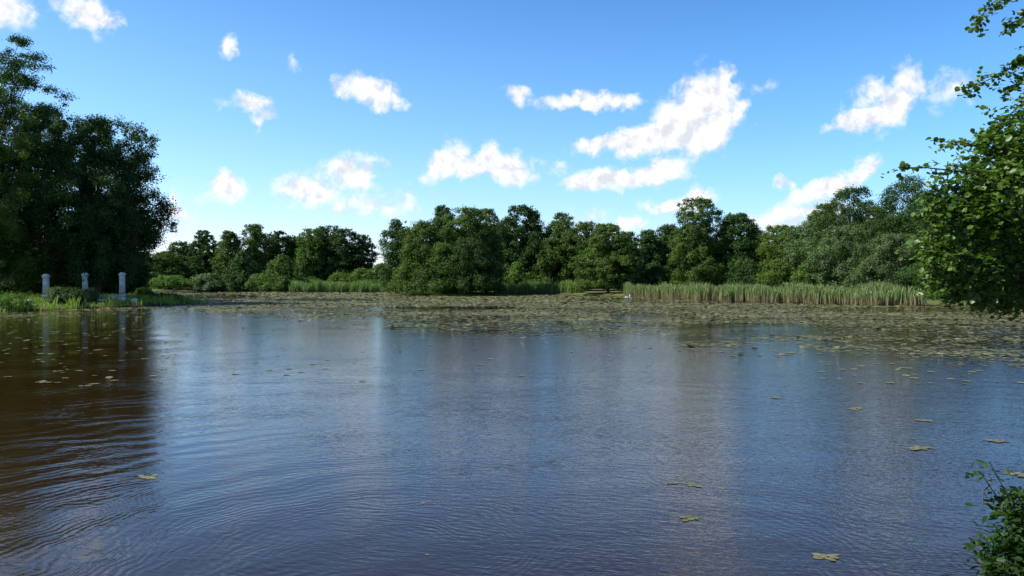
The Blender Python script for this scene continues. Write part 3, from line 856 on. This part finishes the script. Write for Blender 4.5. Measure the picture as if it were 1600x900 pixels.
# ------------------------------------------------------------------ white water bird
def bird():
    Y = 100.0; x = (981 - 800) / F * Y
    t = empty('swan', (x, Y, 0.0), .5); tag(t, 'small white bird swimming in the clear strip of water by the right reeds', 'bird')
    white = simple_mat('white_feather', (.72, .72, .70), (.82, .82, .8), 4, .7)
    mb = MB()
    P = np.array([(-.42, 0, .20), (-.30, 0, .15), (-.12, 0, .12), (.08, 0, .12), (.22, 0, .14), (.30, 0, .22), (.30, 0, .34), (.27, 0, .44), (.31, 0, .52), (.38, 0, .52), (.44, 0, .50)])
    R = np.array([.02, .09, .15, .16, .11, .055, .04, .036, .045, .04, .012])
    mb.tube(P, R, 12); mb.build('body', white, t, True)
    bk = MB(); bk.tube([(.43, 0, .50), (.52, 0, .475)], [.018, .006], 6); bk.build('beak', simple_mat('beak', (.5, .2, .03), (.6, .25, .05)), t, True)
    for sgn in (-1, 1):
        wv = MB(); wv.tube([(.12, .12 * sgn, .18), (-.1, .155 * sgn, .22), (-.38, .08 * sgn, .24), (-.48, .03 * sgn, .23)], [.05, .085, .05, .01], 8); wv.build('wing', white, t, True)


bird()


# ------------------------------------------------------------------ near foliage: twigs carrying real leaves
def twig_leaves(rng, starts, dirs, lens, leaf_l, per, spread=.5):
    """alternate leaves along straight twigs; returns arrays"""
    n = len(starts); k = per
    t = (np.arange(k)[None] + rng.uniform(.2, .8, (n, k))) / k
    dirs = unit(dirs)
    bend = np.array([0, 0, -.25]) * (t ** 2)[..., None] * lens[:, None, None]
    P = starts[:, None] + dirs[:, None] * (t * lens[:, None])[..., None] + bend
    side = unit(np.cross(dirs, np.array([0, 0, 1.0]) + rng.normal(size=(n, 3)) * .3))
    sg = np.where(np.arange(k) % 2, 1, -1)[None, :, None]
    T = unit(side[:, None] * sg + dirs[:, None] * .6 + rng.normal(size=(n, k, 3)) * .35 + np.array([0, 0, -.25]))
    Nn = unit(np.array([0, 0, 1.0]) * .8 + rng.normal(size=(n, k, 3)) * .5)
    L = leaf_l * rng.uniform(.42, 1.3, (n, k))
    P = P + T * L[..., None] * .62
    return P.reshape(-1, 3), Nn.reshape(-1, 3), T.reshape(-1, 3), L.ravel()


def wpt(px, py, Y):
    return np.array([(px - 800) / F * Y, Y, EYE + (HZ - py) / F * Y])


def near_alder():
    rng = np.random.default_rng(600)
    bx, by = 9.3, 10.2; bz = float(gz([bx], [by])[0])
    root = empty('alder_tree', (bx, by, bz)); tag(root, 'near alder with big glossy leaves, its boughs reaching in over the water on the right', T_)
    O = np.array([bx, by, bz])
    # foliage masses: photo column, row, distance, radius m, weight
    blobs = [(1556, 262, 9.6, .42), (1520, 316, 9.4, .36), (1478, 330, 9.2, .22), (1500, 385, 9.3, .36), (1476, 398, 9.1, .2), (1545, 380, 9.6, .55), (1530, 440, 9.4, .34), (1495, 446, 9.2, .2),
             (1585, 440, 9.6, .42), (1600, 330, 9.8, .75), (1590, 222, 9.7, .30), (1650, 240, 9.8, .8), (1660, 400, 9.8, .9), (1720, 300, 10.2, 1.1), (1740, 430, 10, .9),
             (1800, 240, 10.4, 1.1), (1850, 380, 10.6, 1.2), (1560, 330, 10.6, .6), (1620, 400, 10.8, .8), (1560, 410, 10.4, .5), (1700, 120, 10.4, .7), (1790, 60, 10.5, 1.0), (1900, 200, 11, 1.3), (1750, -60, 10.6, 1.1), (1860, -120, 11, 1.3),
             (1930, 20, 11.2, 1.3), (1820, -260, 11, 1.1), (1540, 462, 9.6, .22), (1570, 300, 9.0, .35), (1690, 200, 9.0, .6)]
    S, D, Ls = [], [], []
    cs = []
    for (px, py, Y, r) in blobs:
        c = wpt(px, py, Y); cs.append((c, r))
        n = int(330 * r ** 1.75) + 34
        d = unit(rng.normal(size=(n, 3))); rad = r * rng.uniform(.1, 1.0, n) ** .75
        S.append(c + d * rad[:, None]); D.append(d + np.array([-.35, -.1, .05]) + rng.normal(size=(n, 3)) * .4); Ls.append(rng.uniform(.22, .42, n) * min(1, .45 + r))
    # sprays that stick out of the mass: (points px,py,Y), number of twigs along
    sprays = [
        ([(1600, 262, 9.6), (1540, 232, 9.4), (1500, 222, 9.3), (1462, 222, 9.2)], 15),
        ([(1570, 285, 9.5), (1500, 268, 9.3), (1445, 262, 9.2), (1402, 262, 9.1)], 20),
        ([(1530, 300, 9.4), (1480, 292, 9.3), (1462, 300, 9.2)], 12),
        ([(1690, 60, 10.2), (1640, 40, 10), (1600, 25, 9.9), (1575, 42, 9.8)], 36),
        ([(1700, -30, 10.2), (1600, -25, 10), (1550, 5, 9.8), (1520, 38, 9.7)], 44),
        ([(1720, 70, 10.2), (1640, 75, 10), (1598, 95, 9.9), (1560, 118, 9.8), (1514, 138, 9.7)], 64),
        ([(1640, 100, 10), (1600, 120, 9.8), (1578, 138, 9.8)], 26),
        ([(1640, 180, 9.8), (1590, 180, 9.7), (1560, 196, 9.7), (1530, 212, 9.6)], 34),
        ([(1560, 200, 9.6), (1540, 220, 9.5), (1520, 240, 9.5)], 18),
        ([(1540, 340, 9.3), (1480, 326, 9.1), (1446, 322, 9.0)], 16),
        ([(1540, 380, 9.3), (1480, 378, 9.1), (1440, 392, 9.0)], 16),
        ([(1540, 430, 9.3), (1490, 440, 9.1), (1462, 458, 9.0)], 16),
        ([(1560, 450, 9.4), (1530, 468, 9.3), (1515, 478, 9.2)], 14),
    ]
    wood = MB()
    # trunk with a few limbs that lead into the masses
    tr = np.array([O + (0, 0, -.2), O + (.05, .1, 1.5), O + (-.1, .2, 3.4), O + (.1, .3, 5.2), O + (.2, .3, 7.5)])
    wood.tube(tr - O, [.19, .15, .12, .085, .03], 12)
    for (c, r) in cs:
        i = rng.integers(1, 4) if c[2] > 2.5 else 1
        a = tr[i] * .7 + tr[i - 1] * .3
        mid = (a + c) / 2 + rng.normal(size=3) * .12 + np.array([0, 0, .15])
        wood.tube(np.array([a, mid, c]) - O, [.045, .028, .008], 6)
    SP, SD, SL = [], [], []
    for pts, n in sprays:
        W = np.array([wpt(*p) for p in pts])
        wood.tube(W - O, np.linspace(.014, .004, len(W)), 5)
        t = rng.uniform(0, 1, n) ** .8 * (len(W) - 1); t[0] = len(W) - 1.01
        i = np.minimum(t.astype(int), len(W) - 2); f = (t - i)[:, None]
        p = W[i] * (1 - f) + W[i + 1] * f; dr = unit(W[i + 1] - W[i])
        SP.append(p); SD.append(dr * .8 + rng.normal(size=(n, 3)) * .5); SL.append(rng.uniform(.08, .2, n))
    P1, N1, T1, L1 = twig_leaves(rng, np.concatenate(S), np.concatenate(D), np.concatenate(Ls), .070, 10)
    P2, N2, T2, L2 = twig_leaves(rng, np.concatenate(SP), np.concatenate(SD), np.concatenate(SL), .068, 5)
    P = np.concatenate([P1, P2]); Nn = np.concatenate([N1, N2]); T = np.concatenate([T1, T2]); L = np.concatenate([L1, L2])
    k = P[:, 2] > 1.88 + .14 * np.sin(P[:, 0] * 5) * np.sin(P[:, 1] * 4 + 1) + rng.uniform(-.06, .06, len(P))
    V, Q = cards(P[k] - O, Nn[k], L[k], L[k] * .78, rng, 'leaf', T[k])
    print('alder leaves', k.sum())
    mesh_obj('crown', V, Q, M['alder'], root)
    tw = MB()
    s = np.concatenate(S); d = unit(np.concatenate(D)); l = np.concatenate(Ls)
    for i in rng.choice(len(s), min(1400, len(s)), replace=False):
        tw.tube(np.array([s[i], s[i] + d[i] * l[i] * .5 + (0, 0, -.03 * l[i]), s[i] + d[i] * l[i] + (0, 0, -.22 * l[i])]) - O, [.004, .003, .0015], 3)
    wood.build('trunk', M['bark'], root, True); tw.build('twigs', M['bark'], root)


near_alder()


def near_shrub():
    rng = np.random.default_rng(700)
    bx, by = 2.62, 3.55; bz = float(gz([bx], [by])[0])
    O = np.array([bx, by, bz])
    root = empty('bramble_shrub', tuple(O)); tag(root, 'dark leafy bramble shrub growing on the near bank in the lower right corner', 'shrub')
    wood = MB(); S, D, Ls = [], [], []
    stems = [  # photo column,row,distance of the stem tips
        (1547, 722, 3.5), (1536, 742, 3.5), (1572, 790, 3.45), (1616, 800, 3.5), (1544, 858, 3.3), (1576, 830, 3.3), (1589, 770, 3.6), (1644, 760, 3.7), (1716, 790, 3.6), (1556, 888, 3.2),
        (1636, 860, 3.2), (1696, 860, 3.2), (1616, 900, 3.0), (1546, 930, 3.1), (1776, 820, 3.6), (1816, 880, 3.3), (1586, 960, 3.0), (1666, 960, 3.0), (1612, 812, 3.9), (1676, 800, 4.0), (1591, 860, 3.8), (1744, 740, 4.0), (1588, 815, 3.4), (1568, 845, 3.5)]
    for j, (px, py, Y) in enumerate(stems):
        tip = wpt(px, py, Y); st = O + np.array([rng.uniform(-.22, .35), rng.uniform(-.3, .25), -.05]); st[2] = max(bz - .05, 0)
        if j < 2: st = O + np.array([-.18, .0, -.05])
        mid = (st * .45 + tip * .55) + np.array([.16 if j < 3 else rng.uniform(-.05, .1), 0, .10]) + rng.normal(size=3) * .03
        t = np.linspace(0, 1, 9)[:, None]; W = st * (1 - t) ** 2 + 2 * mid * t * (1 - t) + tip * t * t
        wood.tube(W - O, np.linspace(.0075, .002, 9), 6)
        n = 14 if j < 2 else 210
        u = rng.uniform(.48, 1.0, n) if j < 2 else rng.uniform(.12, 1.0, n)
        u[0] = 1
        p = st * ((1 - u) ** 2)[:, None] + 2 * mid * (u * (1 - u))[:, None] + tip * (u * u)[:, None]
        S.append(p); D.append(rng.normal(size=(n, 3)) + np.array([0, 0, .25])); Ls.append(rng.uniform(.03, .07, n) if j < 2 else rng.uniform(.05, .14, n))
    # thin bare sprig that hooks below the leaning top
    wood.tube(np.array([wpt(1552, 755, 3.5), wpt(1538, 768, 3.5), wpt(1536, 800, 3.48)]) - O, [.003, .0025, .0015], 5)
    wood.tube(np.array([wpt(1538, 768, 3.5), wpt(1545, 782, 3.5)]) - O, [.002, .001], 5)
    P, Nn, T, L = twig_leaves(rng, np.concatenate(S), np.concatenate(D), np.concatenate(Ls), .036, 6)
    k = P[:, 2] > .05
    V, Q = cards(P[k] - O, Nn[k], L[k], L[k] * .5, rng, 'leaf', T[k])
    mesh_obj('foliage', V, Q, M['shrub'], root)
    wood.build('stems', M['bark'], root, True)


near_shrub()
